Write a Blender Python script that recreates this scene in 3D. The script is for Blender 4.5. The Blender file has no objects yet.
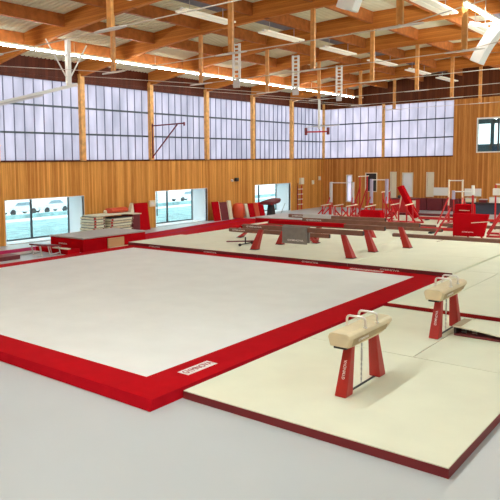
import bpy, bmesh, math, random
from mathutils import Vector, Matrix
random.seed(7)
SC = bpy.context.scene
COL = SC.collection
PI = math.pi
MZ = -0.028                    # top of the thin far mats
FZ = -0.15                     # hall floor; z = 0 is the top of the exercise floor
Y0, BAY = 14.64, 5.2973
XW, YB, XR = -18.25, 41.126, 8.5
ORD = ['first', 'second', 'third', 'fourth', 'fifth', 'sixth', 'seventh', 'eighth', 'ninth', 'tenth', 'eleventh', 'twelfth']

# ---------------------------------------------------------------- materials
MATS = {}
def mat(name, col, rough=0.6, metal=0.0, spec=0.5, noise=0.0, nscale=6.0, bump=0.0, emit=None, coat=0.0):
    m = bpy.data.materials.new(name); m.use_nodes = True
    nt = m.node_tree; b = nt.nodes['Principled BSDF']
    b.inputs['Base Color'].default_value = (*col, 1)
    b.inputs['Roughness'].default_value = rough
    b.inputs['Metallic'].default_value = metal
    b.inputs['Specular IOR Level'].default_value = spec
    b.inputs['Coat Weight'].default_value = coat
    if emit:
        b.inputs['Emission Color'].default_value = (*emit[0], 1)
        b.inputs['Emission Strength'].default_value = emit[1]
    if noise or bump:
        tc = nt.nodes.new('ShaderNodeTexCoord'); n = nt.nodes.new('ShaderNodeTexNoise')
        n.inputs['Scale'].default_value = nscale; n.inputs['Detail'].default_value = 5
        nt.links.new(tc.outputs['Object'], n.inputs['Vector'])
        if noise:
            r = nt.nodes.new('ShaderNodeValToRGB')
            r.color_ramp.elements[0].position = .3; r.color_ramp.elements[1].position = .7
            r.color_ramp.elements[0].color = (*[c*(1-noise) for c in col], 1)
            r.color_ramp.elements[1].color = (*[min(1, c*(1+noise)) for c in col], 1)
            nt.links.new(n.outputs['Fac'], r.inputs['Fac']); nt.links.new(r.outputs['Color'], b.inputs['Base Color'])
        if bump:
            bp = nt.nodes.new('ShaderNodeBump'); bp.inputs['Strength'].default_value = bump; bp.inputs['Distance'].default_value = .02
            nt.links.new(n.outputs['Fac'], bp.inputs['Height']); nt.links.new(bp.outputs['Normal'], b.inputs['Normal'])
    MATS[name] = m
    return m

def plank_mat(name, dark, light, axis, width, rough=0.45, grain=(30, 30, 1.1)):
    """Planks along the vertical (or x for beams): a random tone per plank plus stretched grain."""
    m = bpy.data.materials.new(name); m.use_nodes = True
    nt = m.node_tree; N = nt.nodes; L = nt.links; b = N['Principled BSDF']
    b.inputs['Roughness'].default_value = rough; b.inputs['Specular IOR Level'].default_value = .1
    tc = N.new('ShaderNodeTexCoord'); sp = N.new('ShaderNodeSeparateXYZ'); L.new(tc.outputs['Object'], sp.inputs[0])
    def math_(op, a, bb=None):
        n = N.new('ShaderNodeMath'); n.operation = op
        if isinstance(a, (int, float)): n.inputs[0].default_value = a
        else: L.new(a, n.inputs[0])
        if bb is not None:
            if isinstance(bb, (int, float)): n.inputs[1].default_value = bb
            else: L.new(bb, n.inputs[1])
        return n.outputs[0]
    d = math_('DIVIDE', sp.outputs[axis], width)
    cell = math_('FLOOR', d); fr = math_('FRACT', d)
    wn = N.new('ShaderNodeTexWhiteNoise'); wn.noise_dimensions = '1D'; L.new(cell, wn.inputs['W'])
    # each board starts at its own height
    mp = N.new('ShaderNodeMapping'); L.new(tc.outputs['Object'], mp.inputs['Vector']); mp.inputs['Scale'].default_value = grain
    ofs = N.new('ShaderNodeCombineXYZ'); L.new(math_('MULTIPLY', wn.outputs['Value'], 37.0), ofs.inputs[2]); L.new(ofs.outputs[0], mp.inputs['Location'])
    g = N.new('ShaderNodeTexNoise'); g.inputs['Scale'].default_value = 1.0; g.inputs['Detail'].default_value = 6; L.new(mp.outputs[0], g.inputs['Vector'])
    mix = math_('ADD', math_('MULTIPLY', wn.outputs['Value'], .42), math_('MULTIPLY', g.outputs['Fac'], .68))
    r = N.new('ShaderNodeValToRGB'); r.color_ramp.elements[0].position = .15; r.color_ramp.elements[1].position = .95
    r.color_ramp.elements[0].color = (*dark, 1); r.color_ramp.elements[1].color = (*light, 1)
    L.new(mix, r.inputs['Fac'])
    seam = math_('LESS_THAN', fr, .05)
    mx = N.new('ShaderNodeMixRGB'); mx.blend_type = 'MULTIPLY'; L.new(seam, mx.inputs[0]); L.new(r.outputs['Color'], mx.inputs[1]); mx.inputs[2].default_value = (.45, .38, .33, 1)
    L.new(mx.outputs[0], b.inputs['Base Color'])
    MATS[name] = m
    return m

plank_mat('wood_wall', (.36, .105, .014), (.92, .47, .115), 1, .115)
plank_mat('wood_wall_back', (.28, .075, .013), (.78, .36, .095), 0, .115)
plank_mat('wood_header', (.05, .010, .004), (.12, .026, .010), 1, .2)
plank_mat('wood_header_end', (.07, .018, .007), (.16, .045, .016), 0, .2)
plank_mat('wood_beam', (.36, .105, .017), (.64, .24, .05), 2, .09, grain=(1.2, 30, 30), rough=.7)
mat('wood_purlin', (.36, .11, .026), .6, spec=.1, noise=.25, nscale=4)
mat('wood_strut', (.60, .27, .07), .5, noise=.2, nscale=5)
mat('wood_post', (.74, .38, .11), .5, noise=.2, nscale=5)
mat('deck', (.74, .72, .55), .7, noise=.06, nscale=2)
mat('deck_shade', (.14, .15, .19), .6, noise=.2)
mat('floor', (.505, .535, .55), .4, spec=.25, noise=.03, nscale=.4)
mat('carpet_white', (.82, .84, .82), .85, spec=.2, noise=.03, nscale=1.2, bump=.05)
mat('mat_cream', (.78, .785, .62), .7, spec=.2, noise=.03, nscale=1.5, bump=.05)
mat('mat_side', (.20, .012, .016), .5)
mat('red_vinyl', (.45, .004, .009), .6, spec=.01, noise=.06, nscale=3)
mat('red_skirt', (.42, .006, .014), .6, spec=.01, noise=.08, nscale=5)
mat('red_paint', (.52, .014, .018), .35, noise=.05)
mat('leg_red', (.42,.018,.013), .4, noise=.06)
mat('red_orange', (.66, .07, .02), .45)
mat('maroon', (.16, .016, .022), .5, noise=.1)
mat('beam_brown', (.20, .085, .055), .6, noise=.15)
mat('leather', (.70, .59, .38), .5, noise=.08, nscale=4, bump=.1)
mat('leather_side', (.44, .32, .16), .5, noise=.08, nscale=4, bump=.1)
mat('chrome', (.86, .84, .80), .38, metal=1)
mat('steel', (.55, .55, .54), .4, metal=.8)
mat('rod_grey', (.55, .50, .43), .6, spec=.1)
mat('plate_grey', (.66, .64, .60), .5)
mat('white_paint', (.82, .82, .78), .45)
mat('tube_soft', (.95, .95, .9), .4, emit=((.945, 1.0, .985), 34.0))
mat('lamp_reflector', (.82, .78, .64), .5, emit=((1,.95,.78), .10))
mat('cream_paint', (.82, .76, .58), .5)
mat('black', (.015, .015, .018), .5)
mat('dark_rubber', (.04, .04, .045), .7)
mat('navy', (.03, .04, .07), .6)
mat('grey_pad', (.22, .20, .18), .7, noise=.1)
mat('grey_mat', (.42, .40, .38), .7, noise=.06)
mat('grey_light', (.55, .53, .54), .6)
mat('lilac', (.42, .38, .52), .7)
mat('cardboard', (.62, .36, .17), .8)
mat('board_edge', (.74, .66, .46), .6, noise=.15, nscale=9)
mat('magenta', (.40, .012, .085), .7, spec=.02)
mat('strip_red', (.27, .014, .014), .6, spec=.05)
mat('alu_dark', (.05, .065, .075), .4, metal=.3)
mat('joint', (.16, .17, .24), .5)
mat('reveal', (.84, .87, .90), .6)
mat('letter_white', (.85, .80, .76), .5)
mat('letter_red', (.40, .01, .02), .5)
mat('tube', (.95, .95, .9), .4, emit=((.945, 1.0, .985), 116.0))
mat('snow', (.86, .88, .90), .8, noise=.04, nscale=.3)
mat('frost_grass', (.34, .52, .54), .9, noise=.35, nscale=1.5)
mat('car_white', (.80, .83, .86), .3)
mat('car_glass', (.25, .33, .38), .2)
mat('tree_grey', (.45, .52, .52), .9)
mat('teal_wall', (.30, .45, .47), .7)
mat('blue_seat', (.12, .28, .48), .6)

m = bpy.data.materials.new('polycarbonate'); m.use_nodes = True
nt = m.node_tree; nt.nodes.remove(nt.nodes['Principled BSDF'])
o = nt.nodes['Material Output']; tr = nt.nodes.new('ShaderNodeBsdfTranslucent'); 
tc_ = nt.nodes.new('ShaderNodeTexCoord'); mp_ = nt.nodes.new('ShaderNodeMapping'); mp_.inputs['Scale'].default_value = (1.6, 1.6, .5); nz_ = nt.nodes.new('ShaderNodeTexNoise'); nz_.inputs['Scale'].default_value = 1.0; nz_.inputs['Detail'].default_value = 3
rp_ = nt.nodes.new('ShaderNodeValToRGB'); rp_.color_ramp.elements[0].position = .3; rp_.color_ramp.elements[1].position = .7
rp_.color_ramp.elements[0].color = (.40, .40, .455, 1); rp_.color_ramp.elements[1].color = (.55, .535, .60, 1)
nt.links.new(tc_.outputs['Object'], mp_.inputs[0]); nt.links.new(mp_.outputs[0], nz_.inputs['Vector']); nt.links.new(nz_.outputs['Fac'], rp_.inputs[0]); nt.links.new(rp_.outputs[0], tr.inputs[0])
df = nt.nodes.new('ShaderNodeBsdfDiffuse'); df.inputs[0].default_value = (.5, .5, .58, 1)
mx = nt.nodes.new('ShaderNodeMixShader'); mx.inputs[0].default_value = .12
nt.links.new(tr.outputs[0], mx.inputs[1]); nt.links.new(df.outputs[0], mx.inputs[2]); nt.links.new(mx.outputs[0], o.inputs[0])
MATS['polycarbonate'] = m
m = bpy.data.materials.new('glass'); m.use_nodes = True
nt = m.node_tree; nt.nodes.remove(nt.nodes['Principled BSDF'])
o = nt.nodes['Material Output']; tr = nt.nodes.new('ShaderNodeBsdfTransparent'); tr.inputs[0].default_value = (.60, .70, .72, 1)
df = nt.nodes.new('ShaderNodeBsdfGlossy'); df.inputs['Roughness'].default_value = .02
mx = nt.nodes.new('ShaderNodeMixShader'); mx.inputs[0].default_value = .06
nt.links.new(tr.outputs[0], mx.inputs[1]); nt.links.new(df.outputs[0], mx.inputs[2]); nt.links.new(mx.outputs[0], o.inputs[0])
MATS['glass'] = m

# ---------------------------------------------------------------- mesh helpers
class MB:
    def __init__(s): s.v = []; s.f = []
    def add(s, vs, fs):
        k = len(s.v); s.v += [tuple(v) for v in vs]; s.f += [tuple(i+k for i in f) for f in fs]; return s
    def hexa(s, b, t):      # two quads, bottom and top, counter-clockwise from above
        return s.add(list(b)+list(t), [(3,2,1,0),(4,5,6,7),(0,1,5,4),(1,2,6,5),(2,3,7,6),(3,0,4,7)])
    def box(s, x0, x1, y0, y1, z0, z1):
        return s.hexa([(x0,y0,z0),(x1,y0,z0),(x1,y1,z0),(x0,y1,z0)], [(x0,y0,z1),(x1,y0,z1),(x1,y1,z1),(x0,y1,z1)])
    def frustum(s, c0, s0, c1, s1):   # rectangular foot c0 (size s0) to rectangular head c1 (size s1)
        q = lambda c, z: [(c[0]-z[0]/2,c[1]-z[1]/2,c[2]),(c[0]+z[0]/2,c[1]-z[1]/2,c[2]),(c[0]+z[0]/2,c[1]+z[1]/2,c[2]),(c[0]-z[0]/2,c[1]+z[1]/2,c[2])]
        return s.hexa(q(c0,s0), q(c1,s1))
    def bar(s, p, q, w, h, up=(0,0,1)):
        p, q = Vector(p), Vector(q); d = (q-p).normalized(); up = Vector(up)
        if abs(d.dot(up)) > .99: up = Vector((0,1,0))
        a = d.cross(up).normalized(); b = a.cross(d)
        e = [a*w/2*i + b*h/2*j for i, j in ((-1,-1),(1,-1),(1,1),(-1,1))]
        return s.add([p+x for x in e]+[q+x for x in e], [(3,2,1,0),(4,5,6,7),(0,1,5,4),(1,2,6,5),(2,3,7,6),(3,0,4,7)])
    def tube(s, pts, r, n=8):
        pts = [Vector(p) for p in pts]; k = len(s.v); ref = None
        for i, p in enumerate(pts):
            d = (pts[min(i+1,len(pts)-1)]-pts[max(i-1,0)]).normalized()
            a = (ref - d*ref.dot(d)) if ref is not None else d.cross(Vector((0,0,1)) if abs(d.z) < .9 else Vector((1,0,0)))
            a.normalize(); ref = a; b = d.cross(a)
            rr = r[i] if isinstance(r, (list, tuple)) else r
            s.v += [tuple(p+(a*math.cos(2*PI*j/n)+b*math.sin(2*PI*j/n))*rr) for j in range(n)]
        for i in range(len(pts)-1):
            for j in range(n):
                s.f.append((k+i*n+j, k+i*n+(j+1)%n, k+(i+1)*n+(j+1)%n, k+(i+1)*n+j))
        s.f.append(tuple(k+j for j in reversed(range(n)))); s.f.append(tuple(k+(len(pts)-1)*n+j for j in range(n)))
        return s
    def prism(s, poly, axis, a, b):   # poly in the two other axes (in xyz order), extruded from a to b
        def P(u, v, w): return {'x':(w,u,v),'y':(u,w,v),'z':(u,v,w)}[axis]
        n = len(poly)
        return s.add([P(u,v,a) for u,v in poly]+[P(u,v,b) for u,v in poly],
                     [tuple(range(n)), tuple(reversed(range(n,2*n)))]+[(i,n+i,n+(i+1)%n,(i+1)%n) for i in range(n)])
    def loft(s, rings):
        k = len(s.v); n = len(rings[0])
        for r in rings: s.v += [tuple(p) for p in r]
        for i in range(len(rings)-1):
            for j in range(n): s.f.append((k+i*n+j, k+i*n+(j+1)%n, k+(i+1)*n+(j+1)%n, k+(i+1)*n+j))
        s.f.append(tuple(k+j for j in reversed(range(n)))); s.f.append(tuple(k+(len(rings)-1)*n+j for j in range(n)))
        return s
    def ball(s, c, r, n=12, sz=1.0):
        rings = []
        for i in range(1, n//2):
            t = PI*i/(n//2); rings.append([(c[0]+r*math.sin(t)*math.cos(2*PI*j/n), c[1]+r*math.sin(t)*math.sin(2*PI*j/n), c[2]-r*sz*math.cos(t)) for j in range(n)])
        return s.loft(rings)
    def lathe(s, prof, c, n=16):
        return s.loft([[(c[0]+r*math.cos(2*PI*j/n), c[1]+r*math.sin(2*PI*j/n), c[2]+z) for j in range(n)] for r, z in prof])
    def build(s, name, material, parent=None, bevel=0, smooth=False, seg=2):
        me = bpy.data.meshes.new(name); me.from_pydata(s.v, [], s.f)
        bm = bmesh.new(); bm.from_mesh(me); bmesh.ops.recalc_face_normals(bm, faces=bm.faces); bm.to_mesh(me); bm.free()
        me.materials.append(MATS[material])
        if smooth:
            for p in me.polygons: p.use_smooth = True
        ob = bpy.data.objects.new(name, me); COL.objects.link(ob)
        if parent: ob.parent = parent
        if bevel:
            mo = ob.modifiers.new('soft_edges', 'BEVEL'); mo.width = bevel; mo.segments = seg; mo.limit_method = 'ANGLE'; mo.angle_limit = .6
        return ob

def tag(o, label=None, cat=None, group=None, kind=None):
    if label: o['label'] = label
    if cat: o['category'] = cat
    if group: o['group'] = group
    if kind: o['kind'] = kind
    return o
def thing(name, label, cat, loc=(0,0,0), rz=0, group=None):
    o = bpy.data.objects.new(name, None); COL.objects.link(o)
    o.location = loc; o.rotation_euler = (0,0,rz); o.empty_display_size = .2
    return tag(o, label, cat, group, 'thing')
def struct(o, label=None): o['kind'] = 'structure'; (label and o.__setitem__('label', label)); return o
def copy_tree(o, parent=None):
    c = o.copy(); COL.objects.link(c)
    if parent: c.parent = parent
    for ch in [x for x in SC.objects if x.parent == o]: copy_tree(ch, c)
    return c
def place(o, loc, rz=None, label=None, group=None):
    o.location = loc
    if rz is not None: o.rotation_euler = (0,0,rz)
    if label: o['label'] = label
    if group: o['group'] = group
    return o
def text(s, size, origin, right, up, material, parent, name='lettering', stretch=1.0, bold=.018):
    cu = bpy.data.curves.new(name, 'FONT'); cu.body = s; cu.size = size; cu.align_x = 'CENTER'; cu.align_y = 'CENTER'; cu.extrude = .0015; cu.offset = size*bold
    tmp = bpy.data.objects.new(name+'_tmp', cu); COL.objects.link(tmp); bpy.context.view_layer.update()
    me = bpy.data.meshes.new_from_object(tmp.evaluated_get(bpy.context.evaluated_depsgraph_get())); me.name = name
    bpy.data.objects.remove(tmp); bpy.data.curves.remove(cu)
    me.materials.clear(); me.materials.append(MATS[material])
    ob = bpy.data.objects.new(name, me); COL.objects.link(ob); ob.parent = parent
    r, u = Vector(right).normalized(), Vector(up).normalized(); n = r.cross(u)
    M = Matrix((r*stretch, u, n)).transposed().to_4x4(); M.translation = Vector(origin)+n*.004
    ob.matrix_basis = M
    return ob

# ---------------------------------------------------------------- room shell
YF = -12.0                     # the hall runs on behind the camera
def zbeam(x): return 9.30-1.15*((x+4.88)/13.3)**2      # underside of the arched roof beams
DEPTH = .72
struct(MB().box(XW-1.4, XR, YF, YB+.3, FZ-.2, FZ).build('floor', 'floor'), 'pale grey hall floor')

# corrugated ceiling deck following the arch
mb = MB(); xs = [XW-.2+(XR+.4-XW)*i/30 for i in range(31)]; prof = []
y = YF
while y < YB+.2:
    prof += [(y,0),(y+.12,0),(y+.15,.045),(y+.22,.045)]; y += .25
k = len(prof)
for x in xs:
    for (yy, dz) in prof: mb.v.append((x, yy, zbeam(x)+DEPTH+dz))
for i in range(30):
    for j in range(k-1): mb.f.append((i*k+j, i*k+j+1, (i+1)*k+j+1, (i+1)*k+j))
struct(mb.build('ceiling', 'deck'), 'cream ribbed metal ceiling under the arched roof')
mb = MB()                       # roof skin that keeps the sky out
for i in range(30):
    a, b = xs[i], xs[i+1]
    mb.hexa([(a,YF,zbeam(a)+DEPTH+.1),(b,YF,zbeam(b)+DEPTH+.1),(b,YB+.3,zbeam(b)+DEPTH+.1),(a,YB+.3,zbeam(a)+DEPTH+.1)],
            [(a,YF,zbeam(a)+DEPTH+.2),(b,YF,zbeam(b)+DEPTH+.2),(b,YB+.3,zbeam(b)+DEPTH+.2),(a,YB+.3,zbeam(a)+DEPTH+.2)])
struct(mb.build('roof', 'deck'))

ZS, ZT, ZB1, ZB2 = 3.85, 7.84, 6.57, 5.22
LOW = [(9.79, 14.70), (20.36, 25.33), (30.95, 35.80)]      # low windows in the left wall
ZLT, ZLB = 1.98, -.12
# window wall, lower timber part with three openings
mb = MB(); edges = [YF] + [v for p in LOW for v in p] + [YB]
for i in range(0, len(edges), 2): mb.box(XW-.12, XW, edges[i], edges[i+1], FZ, ZS)
for a, b in LOW: mb.box(XW-.12, XW, a, b, ZLT, ZS); mb.box(XW-.12, XW, a, b, FZ, ZLB)
struct(mb.build('wall_left', 'wood_wall'), 'orange timber plank wall under the translucent windows')
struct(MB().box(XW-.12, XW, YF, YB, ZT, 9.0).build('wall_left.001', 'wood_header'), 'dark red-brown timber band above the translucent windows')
# back wall with one band of windows, slot windows and an interior window
def rects_wall(mbx, x0, x1, zfun, holes):
    cuts = sorted(set([x0, x1]+[h[0] for h in holes]+[h[1] for h in holes]))
    for a, b in zip(cuts[:-1], cuts[1:]):
        hs = sorted([(h[2], h[3]) for h in holes if h[0] <= a+1e-6 and h[1] >= b-1e-6]); z = FZ
        for lo, hi in hs: mbx.box(a, b, YB, YB+.12, z, lo); z = hi
        n = max(1, int((b-a)/1.0))
        for i in range(n):
            u, v = a+(b-a)*i/n, a+(b-a)*(i+1)/n
            mbx.hexa([(u,YB,z),(v,YB,z),(v,YB+.12,z),(u,YB+.12,z)], [(u,YB,zfun(u)),(v,YB,zfun(v)),(v,YB+.12,zfun(v)),(u,YB+.12,zfun(u))])
BW = [(XW, -13.17), (-13.17, -8.05)]
SLOT = [(-16.15,-15.75,.35,2.45), (-14.55,-13.70,1.2,2.60), (-12.55,-12.18,.7,2.66), (-11.63,-10.92,.85,2.60), (-9.83,-9.40,.9,2.62)]
INT = (-6.42, -2.2, 4.10, 6.38)
mb = MB(); rects_wall(mb, XW, XR, lambda x: zbeam(x)+DEPTH+.08, [(XW,-8.05,ZS,ZT), INT]+SLOT)
hb = MB()
for i in range(24):
    u, v = XW+(XR-XW)*i/24, XW+(XR-XW)*(i+1)/24
    hb.hexa([(u,YB-.03,ZT+.02),(v,YB-.03,ZT+.02),(v,YB,ZT+.02),(u,YB,ZT+.02)],[(u,YB-.03,zbeam(u)+DEPTH),(v,YB-.03,zbeam(v)+DEPTH),(v,YB,zbeam(v)+DEPTH),(u,YB,zbeam(u)+DEPTH)])
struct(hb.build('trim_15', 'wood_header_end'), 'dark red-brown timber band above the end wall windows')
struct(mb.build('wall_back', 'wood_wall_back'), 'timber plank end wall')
struct(MB().box(XR, XR+.12, YF, YB, FZ, ZS).build('wall_right', 'wood_wall'), 'timber plank wall on the camera side')
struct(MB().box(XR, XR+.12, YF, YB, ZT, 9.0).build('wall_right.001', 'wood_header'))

mb = MB()
for i in range(20):
    u, v = XW+(XR-XW)*i/20, XW+(XR-XW)*(i+1)/20
    mb.hexa([(u,YF-.12,FZ),(v,YF-.12,FZ),(v,YF,FZ),(u,YF,FZ)],[(u,YF-.12,zbeam(u)+DEPTH+.08),(v,YF-.12,zbeam(v)+DEPTH+.08),(v,YF,zbeam(v)+DEPTH+.08),(u,YF,zbeam(u)+DEPTH+.08)])
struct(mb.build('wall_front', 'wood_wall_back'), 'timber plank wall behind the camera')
# translucent window bays
def poly_bay(idx, axis, w0, a, b, inward, label):
    def bx(m_, u0, u1, d0, d1, z0, z1):
        lo, hi = sorted((w0+inward*d0, w0+inward*d1))
        return m_.box(lo, hi, u0, u1, z0, z1) if axis == 'x' else m_.box(u0, u1, lo, hi, z0, z1)
    root = struct(bx(MB(), a, b, -.10, -.06, ZS, ZT).build('window_%d' % idx, 'polycarbonate'), label)
    mb = MB(); n = max(2, round((b-a)/.62))
    for i in range(n+1): bx(mb, a+(b-a)*i/n-.022, a+(b-a)*i/n+.022, -.06, -.02, ZS, ZT)
    mb.build('panel_joint', 'joint', root)
    for z in (ZB1, ZB2): bx(MB(), a, b, -.06, .03, z-.045, z+.045).build('transom', 'alu_dark', root)
    bx(MB(), a, b, -.1, .05, ZS-.05, ZS+.03).build('sill', 'wood_header', root)
    return root
idx = 1
for n in range(-5, 5):
    a = Y0+BAY*n
    poly_bay(idx, 'x', XW, a, a+BAY, 1, 'translucent window bay in the long left wall, %s from the far corner' % ORD[4-n]); idx += 1
for n, (a, b) in enumerate(BW):
    poly_bay(idx, 'y', YB, a, b, -1, ['translucent window bay in the end wall beside the corner', 'translucent window bay in the end wall away from the corner'][n]); idx += 1
for n in range(-5, 5):
    a = Y0+BAY*n; struct(MB().box(XR+.04, XR+.06, a, a+BAY, ZS, ZT).build('window_%d' % idx, 'glass')); idx += 1
for n in range(-5, 5):
    struct(MB().box(XW, XW+.22, Y0+BAY*n-.14, Y0+BAY*n+.14, ZS-.02, 8.3).build('trim_%d' % (n+6), 'wood_post'), 'timber post between two translucent window bays')
struct(MB().box(XW, XW+.14, YB-.2, YB, ZS-.02, 8.3).build('trim_12', 'wood_post'), 'timber post in the far corner')
struct(MB().box(-13.27, -13.07, YB-.12, YB, ZS, ZT+.1).build('trim_13', 'wood_post'), 'timber post in the end wall windows')
struct(MB().box(XW, XW+.02, YF, YB, 8.02, 8.12).build('trim_14', 'wood_header'))

# low windows: deep white reveal, glazing at the outside
XG = -19.5
for i, (a, b) in enumerate(LOW):
    mb = MB()
    mb.box(XG-.05, XW+.01, a-.03, a, ZLB-.03, ZLT+.03).box(XG-.05, XW+.01, b, b+.03, ZLB-.03, ZLT+.03)
    mb.box(XG-.05, XW+.01, a, b, ZLT, ZLT+.03).box(XG-.05, XW+.01, a, b, ZLB-.03, ZLB)
    struct(mb.build('trim_%d' % (20+i), 'reveal'), 'white window recess')
    w = struct(MB().box(XG-.012, XG+.012, a, b, ZLB, ZLT).build('window_%d' % (40+i), 'glass'), 'low wide window in the timber wall, %s from the left' % ORD[i])
    mb = MB().box(XG-.03, XG+.03, a, b, ZLB, ZLB+.07).box(XG-.03, XG+.03, a, b, ZLT-.05, ZLT).box(XG-.03, XG+.03, a, a+.06, ZLB, ZLT).box(XG-.03, XG+.03, b-.06, b, ZLB, ZLT)
    mb.build('window_frame', 'alu_dark', w)
    MB().box(XG-.03, XG+.04, a+.49*(b-a)-.05, a+.49*(b-a)+.05, ZLB, ZLT).build('mullion', 'alu_dark', w)
    if i != 0: MB().box(XG-.03, XG+.03, a+.3*(b-a)-.02, a+.3*(b-a)+.02, ZLB+.5, ZLT).build('handle_bar', 'alu_dark', w)

# slot windows and doors of the end wall
for i, (x0, x1, z0, z1) in enumerate(SLOT):
    mb = MB().box(x0-.06, x0, YB-.03, YB+.12, z0, z1).box(x1, x1+.06, YB-.03, YB+.12, z0, z1).box(x0-.06, x1+.06, YB-.03, YB+.12, z1, z1+.06).box(x0-.06, x1+.06, YB-.03, YB+.12, z0-.05, z0)
    w = struct(MB().box(x0, x1, YB+.05, YB+.08, z0, z1).build('window_%d' % (50+i), ['polycarbonate','black','cream_paint','reveal','cream_paint'][i]),
               ['pale blue slot window', 'dark opening with a pale frame', 'narrow cream slot panel', 'white door panel', 'cream slot panel beside the white board'][i])
    mb.build('window_frame', 'cream_paint', w)
# interior window of the upper room
x0, x1, z0, z1 = INT
mb = MB().box(x0-.08, x0, YB-.04, YB+.14, z0, z1).box(x1, x1+.08, YB-.04, YB+.14, z0, z1).box(x0-.08, x1+.08, YB-.04, YB+.14, z1-.02, z1+.08).box(x0-.08, x1+.08, YB-.04, YB+.14, z0-.08, z0)
w = struct(MB().box(x0, x1, YB+.05, YB+.07, z0, z1).build('window_60', 'glass'), 'interior window of the upstairs room')
mb.build('window_frame', 'white_paint', w)
for x in (x0+1.3, x0+2.7): MB().box(x-.05, x+.05, YB, YB+.12, z0, z1).build('mullion', 'alu_dark', w)
mb = MB(); RY = YB+4.0
mb.box(x0-1.4, x1+2, YB+.13, RY, z0-.9, z0-.8).box(x0-1.4, x1+2, YB+.13, RY, z1+.3, z1+.4)
mb.box(x0-1.5, x0-1.4, YB+.13, RY, z0-.9, z1+.4).box(x1+2, x1+2.1, YB+.13, RY, z0-.9, z1+.4)
mb.box(x0-1.4, x1+2, RY, RY+.1, z0-.9, z0+.6).box(x0-1.4, x1+2, RY, RY+.1, z1-.15, z1+.4)
for k in range(8): mb.box(x0-1.4+k*1.15, x0-1.15+k*1.15, RY, RY+.1, z0, z1+.3)
struct(mb.build('room_upstairs', 'teal_wall'), 'teal upstairs room behind the interior window')
for k in range(3):
    t = thing('chair', ['blue chair in the upstairs room nearest its left window edge', 'second blue chair in the upstairs room', 'blue chair in the upstairs room beyond the second mullion'][k], 'chair', (x0+.7+k*1.1, YB+1.6, z0-.8), .3*k, 'chairs in the upstairs room')
    MB().box(-.24,.24,-.24,.24,.44,.5).build('seat','blue_seat',t, .02); MB().box(-.24,.24,.2,.25,.5,1.25).build('backrest','blue_seat',t,.02)
    for sx in (-.2,.2):
        for sy in (-.2,.2): MB().tube([(sx,sy,0),(sx,sy,.44)],.015).build('leg','steel',t)

# ---------------------------------------------------------------- roof frame
STX = [-10.25, -4.88, .49]
ZST = 7.07
def make_beam():
    root = MB(); n = 24; L = []
    for i in range(n+1): x = XW+.05+(XR-.05-XW-.05)*i/n; L.append((x, zbeam(x)))
    poly = L+[(x, z+DEPTH) for x, z in reversed(L)]
    mb = MB()
    for (xa, za), (xb, zb) in zip(L[:-1], L[1:]):
        k = len(mb.v)
    rings = [[(x,-.11,z),(x,.11,z),(x,.11,z+DEPTH),(x,-.11,z+DEPTH)] for x, z in L]
    root = mb.loft(rings).build('roof_beam', 'wood_beam')
    for x in STX:
        s_ = MB().box(x-.085, x-.03, -.05, .05, ZST, zbeam(x)+.18).box(x+.03, x+.085, -.05, .05, ZST, zbeam(x)+.18).box(x-.03, x+.03, -.04, .04, ZST+.02, zbeam(x)+.1)
        st = s_.build('strut', 'wood_strut', root)
        n_ = 16; el = [(x+.62*math.cos(2*PI*i/n_), .12*math.sin(2*PI*i/n_)) for i in range(n_)]
        pl = MB().prism(el, 'z', ZST-.05, ZST-.02).box(x-.05, x+.05, -.02, .02, ZST-.05, ZST+.06)
        pl.build('strut_plate', 'plate_grey', st)
    ends = [(XW+.2, 0, zbeam(XW)+.05)] + [(x, 0, ZST-.03) for x in STX] + [(XR-.2, 0, zbeam(XR)+.05)]
    for p_, q_ in zip(ends[:-1], ends[1:]): MB().tube([p_, q_], .015, 6).build('tie_rod', 'rod_grey', root)
    return root
proto = make_beam()
for n in range(-4, 5):
    o_ = proto if n == -4 else copy_tree(proto)
    o_.location = (0, Y0+BAY*n, 0); struct(o_, 'arched timber roof beam with hanging struts and a steel tie, %s from the end wall' % ORD[4-n])
# purlins between the beams
PX = [-15.62, -12.93, -10.25, -7.57, -4.88, -2.2, .49, 3.17, 5.85]
for n in range(-4, 5):
    for x in PX:
        a = Y0+BAY*n+.115; b = min(Y0+BAY*(n+1), YB)-.115
        struct(MB().box(x-.07, x+.07, a, b, zbeam(x)+.22, zbeam(x)+.715).build('roof_purlin', 'wood_purlin'))
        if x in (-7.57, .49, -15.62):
            struct(MB().box(x-1.45, x-.35, a+.3, b-.3, zbeam(x-.9)+.60, zbeam(x-.9)+.64).build('roof_shade_strip', 'deck_shade'))  # dark panel standing in for the shade beside the lamps on the deck

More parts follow.
